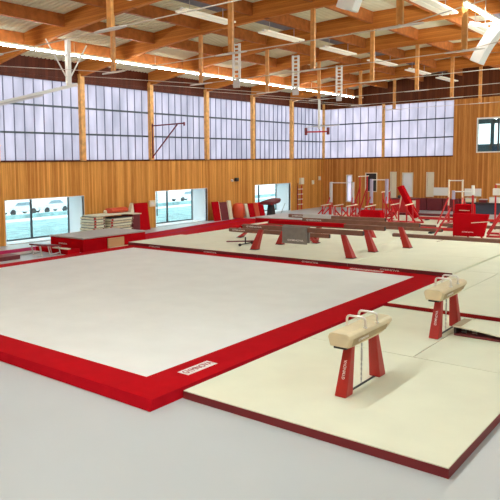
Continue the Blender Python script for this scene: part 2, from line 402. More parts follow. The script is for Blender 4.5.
# ---------------------------------------------------------------- luminaires
def long_light(x, z, ya, yb, label, tm='tube'):
    t = thing('light_trunking', label, 'light', (x, ya, z))
    MB().box(-.055,.055,0,yb-ya,.05,.12).build('rail','cream_paint',t)
    y = .1
    while y+2.4 < yb-ya:
        MB().tube([(0,y,.0),(0,y+2.35,.0)],.03,8).build('tube_lamp',tm,t); y += 2.5
    y = 1.0
    while y < yb-ya:
        MB().tube([(0,y,.14),(0,y,.55)],.012,5).build('suspension_wire','steel',t); y += BAY
long_light(-14.6, 8.42, -11.0, YB-.6, 'long row of bright fluorescent tubes near the translucent window wall', 'tube_soft')
long_light(.55, 8.45, 14.4, YB-.6, 'bright fluorescent row high at top right above the curved speaker')
long_light(.55, 8.45, -11.0, 5.6, 'added fluorescent row, out of view, above the near half of the exercise floor')  # added row outside the view, put in to brighten the foreground
first = None
for row, (x, z, ofs) in enumerate([(-7.6, 8.95, .8), (-.35, 8.5, 3.5)]):
    for k, n in enumerate(range(-2, 5) if row == 0 else range(-1, 4)):
        y = Y0+BAY*n+ofs if row == 0 else Y0+BAY*(n-1)+ofs
        if y+3.1 > YB: continue
        if first is None:
            first = thing('strip_luminaire', '', 'light')
            MB().box(-.26,-.03,0,3.0,0,.07).box(.03,.26,0,3.0,0,.07).build('reflector','lamp_reflector',first,.015)
            MB().box(-.05,.05,0,3.0,.03,.13).build('housing','white_paint',first)
            for yy in (.5,2.5): MB().tube([(0,yy,.1),(0,yy,.5)],.012,5).build('suspension_rod','steel',first)
            o_ = first
        else: o_ = copy_tree(first)
        place(o_, (x, y, z), 0, 'twin cream strip light in the %s row, %s roof bay from the near end' % (['middle', 'right-hand'][row], ORD[k]), 'twin strip lights under the roof')

# perforated white hangers
def hanger():
    t = thing('perforated_hanger', '', 'ceiling fitting')
    mb = MB()
    for s_ in (-.14,.14): mb.box(s_-.05, s_+.05, -.05, .05, .35, 2.0)
    for k in range(9): mb.box(-.14,.14,-.045,.045,.4+k*.19,.46+k*.19)
    mb.build('ladder_frame','white_paint',t)
    MB().box(-.15,.15,-.09,.09,0,.36).build('winch_box','grey_light',t,.02)
    return t
hp = hanger()
for k, (x, y, z) in enumerate([(-10.1,17.1,7.05), (-9.85,22.0,7.03), (-9.92,27.0,7.04)]):
    place(hp if k == 0 else copy_tree(hp), (x,y,z), .4, 'perforated white ladder-like hanger under the roof, %s from the near end' % ORD[k], 'perforated hangers under the roof')

# folded basketball goal at top left
t = thing('basketball_goal', 'white folded ceiling goal with diagonal stays at top left before the translucent windows', 'basketball goal', (-13.75, 10.1, 6.97))
MB().box(-.09,.09,-.09,.09,-.05,1.85).build('hanging_post','white_paint',t)
for dy in (-1.15,1.05): MB().tube([(0,0,.15),(0,dy,1.75)],.03,6).build('stay','white_paint',t)
MB().bar((0,.45,.05),(0,-4.6,-1.25),.11,.13).build('arm','white_paint',t)
MB().bar((.25,-1.6,-.55),(.25,-4.6,-1.3),.09,.09).build('lower_arm','grey_light',t)
MB().box(-.9,.9,-5.0,-4.9,-1.9,-1.0).build('backboard','white_paint',t)
MB().tube([(0.35*math.cos(a*PI/8)*.65, -5.25-.23*math.sin(a*PI/8), -1.75) for a in range(17)],.012,6).build('hoop','red_paint',t)

# hanging trapeze frame under a roof strut in the middle
t = thing('hanging_goal_frame', 'white pole with a red crossbar hanging under the roof before the far corner', 'hanging frame', (-10.22, 25.23, 5.2))
MB().box(-.05,.05,-.05,.05,.2,1.85).build('pole','white_paint',t)
MB().bar((-.62,-.35,.05),(.42,.25,.05),.07,.08).build('crossbar','red_paint',t)
MB().bar((-.62,-.35,.33),(.95,.55,.40),.05,.05).build('upper_bar','grey_light',t)
for p_ in ((-.62,-.35),(.42,.25)): MB().box(p_[0]-.06,p_[0]+.06,p_[1]-.06,p_[1]+.06,-.12,.28).build('end_cap','maroon',t)

# red wall bracket
t = thing('wall_bracket', 'dark red triangular steel bracket sticking out of a window post', 'wall bracket', (XW+.22, Y0+BAY, 0))
MB().bar((0,0,5.82),(2.42,0,5.84),.06,.07).build('arm','maroon',t)
MB().bar((0,0,4.02),(1.9,0,5.8),.05,.06).build('brace','maroon',t)
MB().box(2.38,2.43,-.05,.05,5.70,5.9).build('end_plate','maroon',t)
MB().box(0,.03,-.05,.05,3.95,5.95).build('wall_plate','maroon',t)

# speakers
t = thing('curved_speaker', 'white curved line-array speaker hung from a white bar at top right', 'speaker', (.62, 16.0, 6.88))
rings = []
for i in range(9):
    a = i/8; x = -.28+.55*a+.15*a*a; z = 0+1.30*a-.2*a*a; 
    nx, nz = .92, -.38+.5*a*.2
    rings.append([(x,-.28,z),(x,.28,z),(x+.30,.28,z-.16),(x+.30,-.28,z-.16)])
MB().loft(rings).build('cabinet','white_paint',t,.02)
mb = MB()
for i in range(1,8,2):
    a = i/8; x = -.28+.55*a+.15*a*a; z = 1.30*a-.2*a*a
    mb.box(x-.03,x+.0,-.1,-.04,z-.03,z+.03).box(x-.03,x,.04,.1,z-.03,z+.03)
mb.build('driver_port','grey_light',t)
MB().box(-.25,1.05,-.06,.06,1.12,1.18).build('hanging_bar','white_paint',t)
for x in (.1,.8): MB().tube([(x,0,1.18),(x,0,2.3)],.012,5).build('chain','steel',t)
t = thing('ceiling_speaker', 'small white box speaker tilted under the roof at the top edge', 'speaker', (-.95, 9.4, 7.72))
MB().hexa([(-.30,-.2,.1),(.18,-.2,-.08),(.18,.2,-.08),(-.30,.2,.1)],[(-.16,-.2,.45),(.32,-.2,.27),(.32,.2,.27),(-.16,.2,.45)]).build('cabinet','white_paint',t,.02)
MB().hexa([(-.02,-.17,-.02),(.16,-.17,-.09),(.16,.17,-.09),(-.02,.17,-.02)],[(-.02,-.17,-.01),(.16,-.17,-.08),(.16,.17,-.08),(-.02,.17,-.01)]).build('grille','grey_light',t)
MB().tube([(0,0,.3),(0,0,1.4)],.02,6).build('bracket','steel',t)

# ---------------------------------------------------------------- exercise floor
t = thing('floor_exercise_carpet', 'big square gymnastics floor with off-white field and wide red border', 'gymnastics floor')
MB().box(-12,0,0,12,-.15,0).build('field','carpet_white',t)
mb = MB()
for (x0_,x1_,y0_,y1_) in ((-12.7,.78,-.72,0),(-12.7,.78,12,12.58),(-12.7,-12,0,12),(0,.78,0,12)): mb.box(x0_,x1_,y0_,y1_,-.15,0)
mb.build('border','red_vinyl',t)
b4 = [(-12.7,-.72),(.78,-.72),(.78,12.58),(-12.7,12.58)]; o4 = [(-12.9,-.80),(.84,-.82),(.83,12.58),(-12.9,12.58)]
mb = MB(); mb.v = [(x,y,-.002) for x,y in b4]+[(x,y,FZ+.006) for x,y in o4]
mb.f = [(0,1,5,4),(1,2,6,5),(3,0,4,7)]
mb.build('skirt','red_skirt',t)
def label_plate(c, rx, L, W):
    r = Vector((rx[0],rx[1],0)).normalized(); u = Vector((-r.y,r.x,0)); c = Vector(c)
    q = [c-r*L/2-u*W/2, c+r*L/2-u*W/2, c+r*L/2+u*W/2, c-r*L/2+u*W/2]
    pl = MB().hexa([v+Vector((0,0,.001)) for v in q],[v+Vector((0,0,.004)) for v in q]).build('label_plate','letter_white',t)
    text('GYMNOVA', W*.80, c+Vector((0,0,.003)), r, u, 'letter_red', pl, stretch=L/(W*4.3), bold=0)
label_plate((.37,.92,0),(0,1),.82,.24); label_plate((-1.65,12.3,0),(1,0),1.1,.2)

# ---------------------------------------------------------------- landing mats
def landing_mat(x0, x1, y0, y1, z1, label, group, side='mat_side', logo=None, z0=FZ):
    t = thing('landing_mat', label, 'landing mat', ((x0+x1)/2, (y0+y1)/2, z0), 0, group)
    a, b, h = (x1-x0)/2, (y1-y0)/2, z1-z0
    MB().box(-a,a,-b,b,0,h-.012).build('side_cover',side if not logo else 'mat_cream',t)
    MB().box(-a+.006,a-.006,-b+.006,b-.006,h-.012,h).build('top_cover','mat_cream',t)
    if logo: MB().box(-a,a,-b-.012,-b,0,h-.004).build('front_cover',side,t)
    for lx in logo or (): text('GYMNOVA', .085, (lx-(x0+x1)/2, -b-.012, h*.62), (1,0,0), (0,0,1), 'letter_white', t, stretch=1.5)
    return t
G1 = 'cream mats around the pommel horses'
landing_mat(.85,4.85,-.06,3.935,-.02,'large cream landing mat under the nearest pommel horse',G1)
landing_mat(.85,2.955,3.94,7.66,-.02,'cream mat under the farther pommel horse beside the red border',G1)
landing_mat(2.96,5.4,3.94,7.66,-.02,'cream mat under the springboard',G1)
landing_mat(.935,1.92,7.7,13.6,.07,'narrow cream mat behind the red strip beside the carpet corner',G1,'strip_red')
landing_mat(1.925,5.4,7.7,13.6,.07,'cream mat behind the red strip farther from the carpet',G1,'strip_red')
G2 = 'cream mats under the balance beams'
xs_ = [-12.9,-9.8,-6.05,-2.45,.93]
for k in range(4):
    landing_mat(xs_[k]+.005,xs_[k+1]-.005,12.6,16.3,.12,'cream mat with dark lettered edge behind the carpet, %s from the left' % ORD[k],G2,'maroon',[[-11.3],[-8.28],[-3.85],[-1.0]][k])
xs2 = [-12.6,-8.2,-3.6,.93]
for k in range(3):
    landing_mat(xs2[k]+.005,xs2[k+1]-.005,16.305,20.1,.12,'cream mat under the rear balance beams, %s from the left' % ORD[k],G2,'mat_cream')
landing_mat(.95,5.4,13.605,20.1,.07,'cream mat at the right edge behind the second pommel horse',G2,'mat_cream')
for k, (a, b, c, d) in enumerate([(-13.2,-7.9,20.6,27.2),(-7.85,-2.5,20.6,27.2),(-2.45,4.5,20.6,27.2),(-13.4,-7.9,27.3,34.5),(-7.85,-2.5,27.3,34.5),(-2.45,2,27.3,34.5)]):
    landing_mat(a,b,c,d,-.03,'thin cream mat on the far half of the hall, %s row, %s from the left' % (['nearer','farther'][k//3], ORD[k%3]),'thin cream mats far back')

# ---------------------------------------------------------------- pommel horses
def pommel_horse():
    t = thing('pommel_horse','','pommel horse')
    H0, H1 = .74, 1.0
    def sec(y, zb, wt, wb, zt=H1):
        return [(-wb/2,y,zb),(wb/2,y,zb),(wt/2,y,zt-.07),(wt/2-.02,y,zt-.025),(wt/2-.07,y,zt),(-wt/2+.07,y,zt),(-wt/2+.02,y,zt-.025),(-wt/2,y,zt-.07)]
    secs = [(-.80,.815,.34,.27),(-.785,.79,.37,.29),(-.70,.785,.38,.30),(-.3,.78,.38,.30),(.25,.78,.38,.30),(.45,.795,.38,.30),(.62,.83,.37,.30),(.74,.88,.36,.29),(.80,.935,.33,.27)]
    rings = [sec(*s_) for s_ in secs]
    MB().loft(rings).build('body','leather',t,.012)
    mb = MB()
    for (y0_,y1_) in ((-.70,.55),):
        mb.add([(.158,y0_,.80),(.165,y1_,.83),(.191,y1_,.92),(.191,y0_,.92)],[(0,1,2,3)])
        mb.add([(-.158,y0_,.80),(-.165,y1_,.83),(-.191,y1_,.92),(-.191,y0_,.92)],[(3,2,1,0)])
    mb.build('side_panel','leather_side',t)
    MB().box(-.10,.10,-.76,-.60,.755,.79).box(-.05,.05,-.60,.5,.765,.785).build('under_frame','black',t)
    for y in (-.215,.215):
        pts = [(-.15,y,H1-.02),(-.15,y,H1+.09)]+[(-.15+.05-.05*math.cos(a),y,H1+.10+.05*math.sin(a)) for a in (.5,1.1,PI/2)]+[(.10+.05*math.sin(a),y,H1+.10+.05*math.cos(a)) for a in (0,.5,1.1)]+[(.15,y,H1+.09),(.15,y,H1-.02)]
        hd = MB().tube(pts,.019,10).build('handle','chrome',t,smooth=True)
        for x in (-.15,.15): MB().lathe([(.035,H1-.012),(.035,H1+.006),(.02,H1+.012)],(x,y,0),12).build('handle_foot','chrome',hd)
    for sgn in (-1,1):
        lg = MB().frustum((0,sgn*.62,.0),(.19,.25,0),(0,sgn*.43,.775),(.13,.13,0)).build('leg','leg_red',t,.02)
        if sgn < 0:
            up = Vector((0,.25,.775)).normalized()
            text('GYMNOVA',.062,(.01,-.745+.25*.40/.775,.40),up,(-1,0,0),'letter_white',lg,stretch=.95)
    text('GYMNOVA',.06,(.180,-.34,.865),(0,1,0),(.25,0,.97),'letter_white',t,stretch=1.2)
    MB().box(-.012,.012,-.50,.50,.0,.02).build('floor_bar','black',t)
    ch = MB()
    for k in range(18):
        z = .03+k*.04
        if k%2: ch.box(-.012,.012,-.005,.005,z,z+.05)
        else: ch.box(-.005,.005,-.012,.012,z,z+.05)
    ch.build('chain','steel',t)
    MB().tube([(0,0,.40),(0,0,.56)],.016,8).build('turnbuckle','steel',t)
    return t
ph = pommel_horse()
place(ph,(2.87,1.97,-.02),0,'tan pommel horse with red legs standing on the nearest mat','pommel horses')
place(copy_tree(ph),(2.82,6.12,-.02),0,'tan pommel horse farther back beside the springboard','pommel horses')

# springboard
t = thing('springboard','cream springboard with dark red base cut by the right edge','springboard',(3.02,5.9,-.02))
n = 10; rings = []
for i in range(n+1):
    x = 1.25*i/n; z = .205-.13*(i/n)**1.6
    rings.append([(x,0,z-.03),(x,.75,z-.03),(x,.75,z),(x,0,z)])
MB().loft(rings).build('top_board','mat_cream',t)
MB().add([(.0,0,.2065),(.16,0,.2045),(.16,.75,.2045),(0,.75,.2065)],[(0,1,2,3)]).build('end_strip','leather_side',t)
MB().box(.02,1.25,.02,.73,0,.045).build('base_board','maroon',t,.01)
for x in (.18,.38):
    for y in (.15,.375,.60):
        MB().tube([(x+.045*math.cos(a*PI/4),y+.045*math.sin(a*PI/4),.045+a*.13/24) for a in range(25)],.008,6).build('spring','steel',t)
MB().box(.02,.06,.03,.72,.045,.175).build('end_block','black',t)

# ---------------------------------------------------------------- balance beams
def balance_beam(L, top, label, loc, rz=0, group='high balance beams', legs=(.55,4.60), leg_mat='leg_red', foot=.27, w=.13, h=.18, bmat='beam_brown', logo=True):
    t = thing('balance_beam', label, 'balance beam', loc, rz, group)
    MB().box(0,L,-w/2,w/2,top-h,top).build('beam_body',bmat,t,.025)
    for x in (0,L): MB().box(x-.012,x+.012,-w/2+.01,w/2-.01,top-h+.02,top-.02).build('end_cap','black',t)
    for k, x in enumerate(legs):
        s_ = -1 if k == 0 else 1
        lg = MB().hexa([(x-foot/2,-.15,.02),(x+foot/2,-.15,.02),(x+foot/2,.15,.02),(x-foot/2,.15,.02)],
                       [(x-s_*.30-.085,-.06,top-h),(x-s_*.30+.085,-.06,top-h),(x-s_*.30+.085,.06,top-h),(x-s_*.30-.085,.06,top-h)]).build('leg',leg_mat,t,.015)
        MB().box(x-foot/2-.01,x+foot/2+.01,-.16,.16,0,.02).build('foot_plate','black',lg)
    if logo: text('GYMNOVA',h*.5,(.55,-w/2,top-h/2),(1,0,0),(0,0,1),'letter_white',t,stretch=1.6)
    return t
balance_beam(5.05,1.0,'nearest high balance beam with a grey pad hung over it',(-7.45,13.72,.122))
balance_beam(5.05,1.0,'high balance beam second behind the carpet with splayed red legs',(-7.5,15.7,.122))
balance_beam(5.05,1.0,'high balance beam farthest of the three with splayed red legs',(-6.9,17.55,.122))
balance_beam(5.1,.42,'low brown balance beam close to the mat between the high beams',(-10.4,16.9,.122),0,'low balance beams',legs=(.6,4.5),foot=.2)
t = thing('beam_cover','red padded sleeve over the left part of the second high balance beam','pad',(-5.75,15.7,1.122))
MB().prism([(-.10,-.13),(-.10,.02),(.10,.02),(.10,-.13),(.079,-.13),(.079,.008),(-.079,.008),(-.079,-.13)],'x',-1.7,1.7).build('cover','red_vinyl',t,.012)
balance_beam(5.0,.98,'brown balance beam with a pale grey cover behind the three high beams',(-9.6,20.95,MZ),0,'high balance beams',legs=(.6,4.4))
GB = 'low floor beams at the right'
def low_beam(x, y, L, label, bm='beam_brown', top=.26, w=.16):
    t = thing('low_beam', label, 'balance beam', (x,y,MZ if y < 34.5 else FZ), 0, GB)
    MB().box(0,L,-w/2,w/2,top-.16,top).build('beam_body',bm,t,.03)
    for xx in (.5,L-.5): MB().box(xx-.08,xx+.08,-.25,.25,0,top-.16).build('foot','black',t)
    for x_ in (0,L): MB().box(x_-.012,x_+.012,-w/2+.02,w/2-.02,top-.14,top-.02).build('end_cap','black',t)
low_beam(-4.3,21.1,7.0,'long dark brown low beam nearest the right edge before the red panel',top=.30,w=.2)
low_beam(-8.3,24.6,5.0,'brown low beam left of the red panel, in the middle of the far mats',top=.24)
low_beam(-6.6,25.7,4.6,'red low beam just behind the middle brown low beam','red_paint',top=.2)
low_beam(-9.2,26.35,5.0,'brown low beam before the uneven bars',top=.24)
low_beam(-4.35,27.5,4.5,'brown low beam behind the red panel',top=.24)
low_beam(-7.0,31.7,4.6,'red low beam farther back beneath the end wall','red_paint',top=.2)
low_beam(-10.0,34.9,6.0,'maroon low beam farthest back along the end wall','maroon')
# grey pads
t = thing('grey_pad','grey padded cover folded over the nearest high balance beam','pad',(-5.06,13.72,1.124))
rings = []
prof = [(-.13,-.63),(-.13,-.02),(-.10,.045),(.10,.045),(.13,-.02),(.13,-.60)]
inner = [(.075,-.60),(.075,-.0),(.07,.004),(-.07,.004),(-.075,-.0),(-.075,-.63)]
MB().prism(prof+inner,'x',-.52,.52).build('cover','grey_pad',t,.015)
text('GYMNOVA',.09,(.05,-.13,-.5),(1,0,0),(0,0,1),'letter_white',t,stretch=1.5)
t = thing('grey_cover','pale grey cover over the brown beam behind the three high beams','pad',(-8.0,20.95,.95))
MB().prism([(-.14,-.28),(-.14,.04),(.14,.04),(.14,-.28),(.075,-.28),(.075,.004),(-.075,.004),(-.075,-.28)],'x',-.75,.75).build('cover','grey_light',t,.015)
# mini trampoline / clamp like feet on the mat, left of the beams
t = thing('beam_trolley','small black wheeled beam trolley on the mat under the left beam end','trolley',(-8.3,14.6,.12))
MB().bar((-.6,0,.1),(.7,.25,.18),.12,.05).build('bar','maroon',t); MB().bar((.35,-.4,.07),(.35,.5,.07),.05,.04).build('axle','black',t); MB().tube([(.35,0,.07),(.35,0,.35)],.03).build('post','black',t)
for y in (-.4,.5): MB().tube([(.35,y-.03,.06),(.35,y+.03,.06)],.06,12).build('wheel','black',t)

# ---------------------------------------------------------------- left side: runway, crash mat, stacks
t = thing('tumbling_track','long raised red tumbling track along the window wall','gym track',(-15.0,22.0,FZ),math.radians(7.2))
MB().box(-1.15,1.15,-7.5,5.0,0,.15).build('mattress','red_vinyl',t,.02)
MB().box(-.12,-.02,-7.5,5.0,.15,.156).build('centre_line','magenta',t)
MB().box(-1.1,-.95,-7.5,5.0,.15,.156).build('edge_line','magenta',t)
tag(MB().box(-16.75,-15.65,3.0,13.5,FZ,FZ+.02).build('runway_carpet','magenta'),'flat magenta runway carpet below the leftmost low window','carpet')
t = thing('crash_mat','thick red crash mat with grey top beside the left carpet edge','crash mat',(-14.5,12.3,FZ))
MB().box(-1.12,1.12,-1.95,1.95,0,.56).build('body','red_vinyl',t,.03)
MB().box(-1.15,1.15,-1.98,1.98,.56,.63).build('top_cover','grey_mat',t,.03)
text('GYMNOVA',.09,(-.25,-1.955,.3),(1,0,0),(0,0,1),'letter_white',t,stretch=1.3)
tag(MB().box(-13.36,-13.30,11.75,12.75,FZ,.33).build('cardboard_sheet','cardboard',None,.01),'square tan cardboard sheet leaning on the side of the crash mat','cardboard')
tag(MB().bar((-13.18,11.8,FZ+.045),(-13.22,14.3,FZ+.045),.2,.08).build('wooden_plank','board_edge'),'pale plank lying along the foot of the crash mat','plank')
tag(MB().box(-15.6,-13.4,9.5,10.17,FZ,.05).build('low_mat','red_vinyl',None,.02),'low red step mat in front of the crash mat','mat')
tag(MB().box(-14.5,-13.5,9.53,9.75,.05,.09).build('pale_board','mat_cream',None,.01),'pale board lying on the low red step mat','board')
# small bench with chrome legs
t = thing('trampette','small maroon bench-like trampette with thin chrome legs before the window','trampette',(-14.1,8.88,FZ))
MB().hexa([(-.35,-.58,.47),(.35,-.58,.47),(.35,.58,.33),(-.35,.58,.33)],[(-.35,-.58,.53),(.35,-.58,.53),(.35,.58,.39),(-.35,.58,.39)]).build('bed','maroon',t,.01)
for y, h in ((-.5,.46),(-.1,.42),(.45,.35)):
    for x in (-.3,.3): MB().tube([(x,y,h),(x,y+.1,.02)],.022,8).build('leg','chrome',t)
MB().tube([(-.3,-.44,.06),(.3,-.44,.06)],.018).build('cross_bar','chrome',t); MB().tube([(.3,.0,.06),(.3,.55,.1)],.018).build('side_bar','chrome',t)
# flat mats at the left edge
tag(MB().box(-15.5,-14.9,5.0,9.3,FZ,-.09).build('folding_mat','grey_mat',None,.01),'grey folding mat lying below the leftmost window','mat')
tag(MB().box(-14.8,-14.1,4.6,7.6,FZ,.02).build('floor_pad','maroon',None,.02),'maroon floor pad at the left picture edge','mat')

def board_stack(x, y, w, l, n, z0, hs, where, rz=0):
    z = z0
    for k in range(n):
        h = hs; dx, dy = random.uniform(-.04,.04), random.uniform(-.05,.05)
        t = thing('folded_mat','%s folded cream mat from the bottom of %s' % (ORD[k], where),'mat',(x+dx,y+dy,z),rz+random.uniform(-.03,.03),'folded mats stacked by the wall')
        MB().box(-w/2,w/2,-l/2,l/2,0,h-.03).build('cover','board_edge' if k%2 else 'mat_cream',t,.02); MB().box(-w/2+.06,w/2-.06,-l/2+.06,l/2-.06,h-.03,h).build('gap_shade','dark_rubber',t)  # thin dark sheet on each mat stands in for the shadowed gap
        MB().box(w/2-.01,w/2+.008,-l/2+.02,-l/2+.16,.01,h-.04).build('corner_patch','red_paint',t)
        MB().box(w/2-.01,w/2+.006,l/2-.13,l/2-.03,.01,h-.04).build('strap','maroon',t)
        z += h
    return z
za = board_stack(-17.25,14.40,1.05,.80,8,FZ,.14,'the left stack by the window recess')
zb_ = board_stack(-17.2,15.95,1.1,1.65,7,FZ,.14,'the right stack behind the crash mat')
t = thing('folded_mat','wide cream mat lying across the tops of both stacks','mat',(-17.2,15.45,max(za,zb_)),0,'folded mats stacked by the wall')
MB().box(-.52,.52,-1.3,1.3,0,.07).build('cover','mat_cream',t,.02)
zc = max(za,zb_)+.07
t = thing('rolled_mat','red-orange rolled mat on top of the stacked mats','mat',(-17.3,16.2,zc))
MB().loft([[(.30*math.cos(a*PI/6),y,.14+.14*math.sin(a*PI/6)) for a in range(12)] for y in (-.6,-.56,.56,.6)]).build('roll','red_orange',t,smooth=False)
tag(MB().ball((-17.3,15.35,zc+.1),.1).build('foam_ball','cream_paint',None,0,True),'small cream ball on top of the stacked mats','ball')
t = thing('equipment_crate','maroon crate with pale board top between the stacks and the red panel','crate',(-17.25,17.20,FZ))
MB().box(-.45,.45,-.28,.28,0,1.05).build('body','maroon',t,.02); MB().box(-.5,.5,-.34,.34,1.05,1.1).build('lid','cream_paint',t,.01)
tag(MB().prism([(17.2,.951),(17.5,.951),(17.42,1.5)],'x',-17.5,-17.25).build('foam_wedge','cream_paint',None,.01),'small cream wedge standing on the maroon crate lid','wedge')
def lean_panel(x, y0, y1, h, mat_, label, lean=.22, th=.14, name='leaning_mat', cat='mat', edge=None, group=None):
    t = thing(name, label, cat, (x,(y0+y1)/2,FZ), 0, group); a = (y1-y0)/2
    MB().hexa([(0,-a,0),(th,-a,0),(th,a,0),(0,a,0)],[(-lean,-a,h),(-lean+th,-a,h),(-lean+th,a,h),(-lean,a,h)]).build('panel',mat_,t,.03)
    if edge: MB().hexa([(th*.1,a,0),(th*.9,a,0),(th*.9,a+.05,0),(th*.1,a+.05,0)],[(-lean+th*.1,a,h),(-lean+th*.9,a,h),(-lean+th*.9,a+.05,h),(-lean+th*.1,a+.05,h)]).build('edge',edge,t)
    return t
lean_panel(-17.75,18.1,19.2,1.56,'red_vinyl','tall bright red mat leaning on the wall left of the middle low window')
t = thing('switch_box','small cream control box on the timber wall above the red mat','wall box',(XW+.004,19.95,1.12)); MB().box(0,.12,-.22,.22,0,.36).build('case','cream_paint',t,.01); MB().box(.12,.13,-.12,.12,.1,.26).build('cover_plate','white_paint',t)
GP = 'mats leaning on the wall right of the middle low window'
lean_panel(-17.75,25.38,26.02,1.25,'red_vinyl','red upright mat beside the middle low window recess',edge='cream_paint',group=GP)
lean_panel(-17.75,26.12,26.92,1.18,'maroon','dark maroon upright mat right of the red one',edge='cream_paint',group=GP)
lean_panel(-17.75,27.05,27.38,1.25,'cream_paint','narrow cream board next to the maroon upright mat',group=GP)
t = thing('foam_barrel','rounded orange-red foam roll upright by the wall','foam roll',(-17.6,27.95,FZ)); MB().lathe([(.30,0),(.42,.15),(.44,.6),(.36,.95),(.2,1.05)],(0,0,0),18).build('cover','red_orange',t,0,True)
for k,(a,b,mm,lb) in enumerate([(28.75,29.05,'cream_paint','cream end board before the short red mats'),(29.1,29.75,'red_vinyl','short red mat first after the cream end board'),(29.8,30.35,'red_orange','short orange-red mat between two red ones'),(30.4,31.0,'red_vinyl','short red mat touching the far low window recess')]):
    lean_panel(-17.55,a,b,.95,mm,lb,group=GP)
t = thing('alarm_siren','round white siren with black box high on the timber wall','alarm',(XW+.004,28.3,2.45)); MB().ball((.08,-.28,-.03),.1).build('siren','white_paint',t,0,True); MB().box(0,.16,.1,.42,-.1,.14).build('box','black',t,.01)
# vaulting table and its mats
t = thing('vaulting_table','maroon vaulting table on a dark post before the far low window','vaulting table',(-15.2,28.2,FZ))
rings = []
for i in range(9):
    a = i/8; y = -.6+1.2*a; w = .46-.1*a; zt = 1.22+.18*a; zb2 = .98+.15*a-(.0 if 0<i<8 else -.06)
    rings.append([(-w,y,zb2),(w,y,zb2),(w+.02,y,zt-.06),(w-.06,y,zt),(-w+.06,y,zt),(-w-.02,y,zt-.06)])
MB().loft(rings).build('top_pad','maroon',t,.03)
MB().frustum((0,0,.08),(.42,.5,0),(0,0,1.05),(.3,.34,0)).build('column','black',t,.02); MB().box(-.5,.5,-.7,.7,0,.08).build('base','red_paint',t,.02)
MB().bar((.55,.2,.3),(.75,.5,1.1),.04,.04).build('crank','steel',t)
t = thing('landing_mat','grey-topped landing mat with red sides before the vaulting table','landing mat',(-12.3,26.4,MZ),.0)
MB().box(-1.9,1.9,-1.6,1.7,0,.30).build('body','red_vinyl',t,.03); MB().box(-1.9,1.9,-1.6,1.7,.30,.36).build('top_cover','grey_light',t,.02)
t = thing('landing_mat','red landing mat with a cream strip left of the grey-topped mat','landing mat',(-12.1,22.9,MZ),.0)
MB().box(-.95,.95,-1.3,1.3,0,.16).build('body','red_vinyl',t,.03); MB().box(-.9,-.4,-1.3,1.3,.16,.17).build('strip','cream_paint',t)
# climbing gear on the wall near the corner
t = thing('wall_rack','red wall rack with straps and a cream box near the far corner','rack',(XW+.004,37.2,FZ))
for dy in (-.28,.28): MB().box(0,.06,dy-.04,dy+.04,0,1.9).build('upright','red_paint',t)
for z in (.4,.8,1.2,1.6): MB().box(.06,.14,-.34,.34,z,z+.05).build('rung','white_paint',t)
MB().box(0,.2,-.05,.4,2.0,2.5).build('box','cream_paint',t,.01); MB().tube([(.12,-.45,.5),(.12,-.5,1.2),(.1,-.4,2.1)],.03).build('strap','maroon',t)
for k,(yy,zz) in enumerate([(39.3,1.9),(40.4,2.2)]):
    t = thing('wall_lamp',['small cream wall fitting right of the red wall rack','small pale wall fitting right in the far corner'][k],'wall fitting',(XW+.004,yy,zz)); MB().box(0,.1,-.12,.12,-.12,.2).build('case','cream_paint',t,.01); MB().box(.1,.12,-.07,.07,-.06,.1).build('lens','white_paint',t)

# ---------------------------------------------------------------- bar apparatus at the back
def bars(label, loc, rz, L=2.2, W=1.2, h1=1.9, h2=1.9, post='red_paint', bar='cream_paint', pad=None, name='parallel_bars', cat='parallel bars', group=None, base=True, aframe=True):
    t = thing(name, label, cat, loc, rz, group)
    for s_, h in ((-1,h1),(1,h2)):
        for k in (-1,1):
            pp = MB().tube([(s_*W/2,k*L*.36,.05),(s_*W/2,k*L*.36,h)],.045,8).build('upright',post,t)
            if pad: MB().tube([(s_*W/2,k*L*.36,h*.45),(s_*W/2,k*L*.36,h-.02)],.085,10).build('pad',pad,pp)
            if aframe:
                MB().bar((s_*(W/2+.55),k*L*.36,.06),(s_*W/2,k*L*.36,h*.72),.05,.08).build('brace',post,t)
        MB().tube([(s_*W/2,-L/2,h),(s_*W/2,L/2,h)],.03,8).build('rail',bar,t)
    if base:
        for k in (-1,1): MB().box(-W/2-.6,W/2+.6,k*L*.36-.09,k*L*.36+.09,0,.09).build('foot_beam',post,t)
        for s_ in (-1,1): MB().box(s_*W/2-.08,s_*W/2+.08,-L*.36,L*.36,.02,.1).build('base_beam',post,t)
    return t
GBR = 'bar apparatus before the end wall'
def high_bar(label, loc, rz, W, H, pad, bar='white_paint', post='red_paint', reach=1.3, pr_=.10):
    t = thing('high_bar', label, 'gymnastics bar', loc, rz, GBR)
    for s_ in (-1,1):
        pp = MB().tube([(s_*W/2,0,.03),(s_*W/2,0,H)],.05,8).build('upright',post,t)
        if pad: MB().tube([(s_*W/2,0,H*.42),(s_*W/2,0,H+.05)],pr_,10).build('pad',pad,pp)
        for k in (-1,1): MB().bar((s_*(W/2+.25),k*reach,.05),(s_*W/2,0,H*.62),.05,.06).build('stay',post,t)
        MB().bar((s_*W/2,-reach,.04),(s_*W/2,reach,.04),.14,.08).build('foot_beam',post,t)
    MB().tube([(-W/2,0,H),(W/2,0,H)],.025,8).build('bar',bar,t)
    return t
high_bar('high bar with grey padded posts farthest left before the far corner',(-11.75,31.2,MZ),.0,1.5,2.22,'grey_light',reach=.9)
bars('red parallel bars with low steel-grey rails left in the red cluster',(-9.0,28.05,MZ),.1,1.9,1.1,1.0,1.0,group=GBR)
bars('red uneven bars with white rails before the dark opening',(-10.4,33.2,MZ),.1,2.0,1.5,2.6,1.6,group=GBR,name='uneven_bars',cat='uneven bars')
high_bar('white-railed high bar with lilac padded posts in the red cluster',(-8.85,30.2,MZ),.0,.95,2.45,'lilac',reach=1.0)
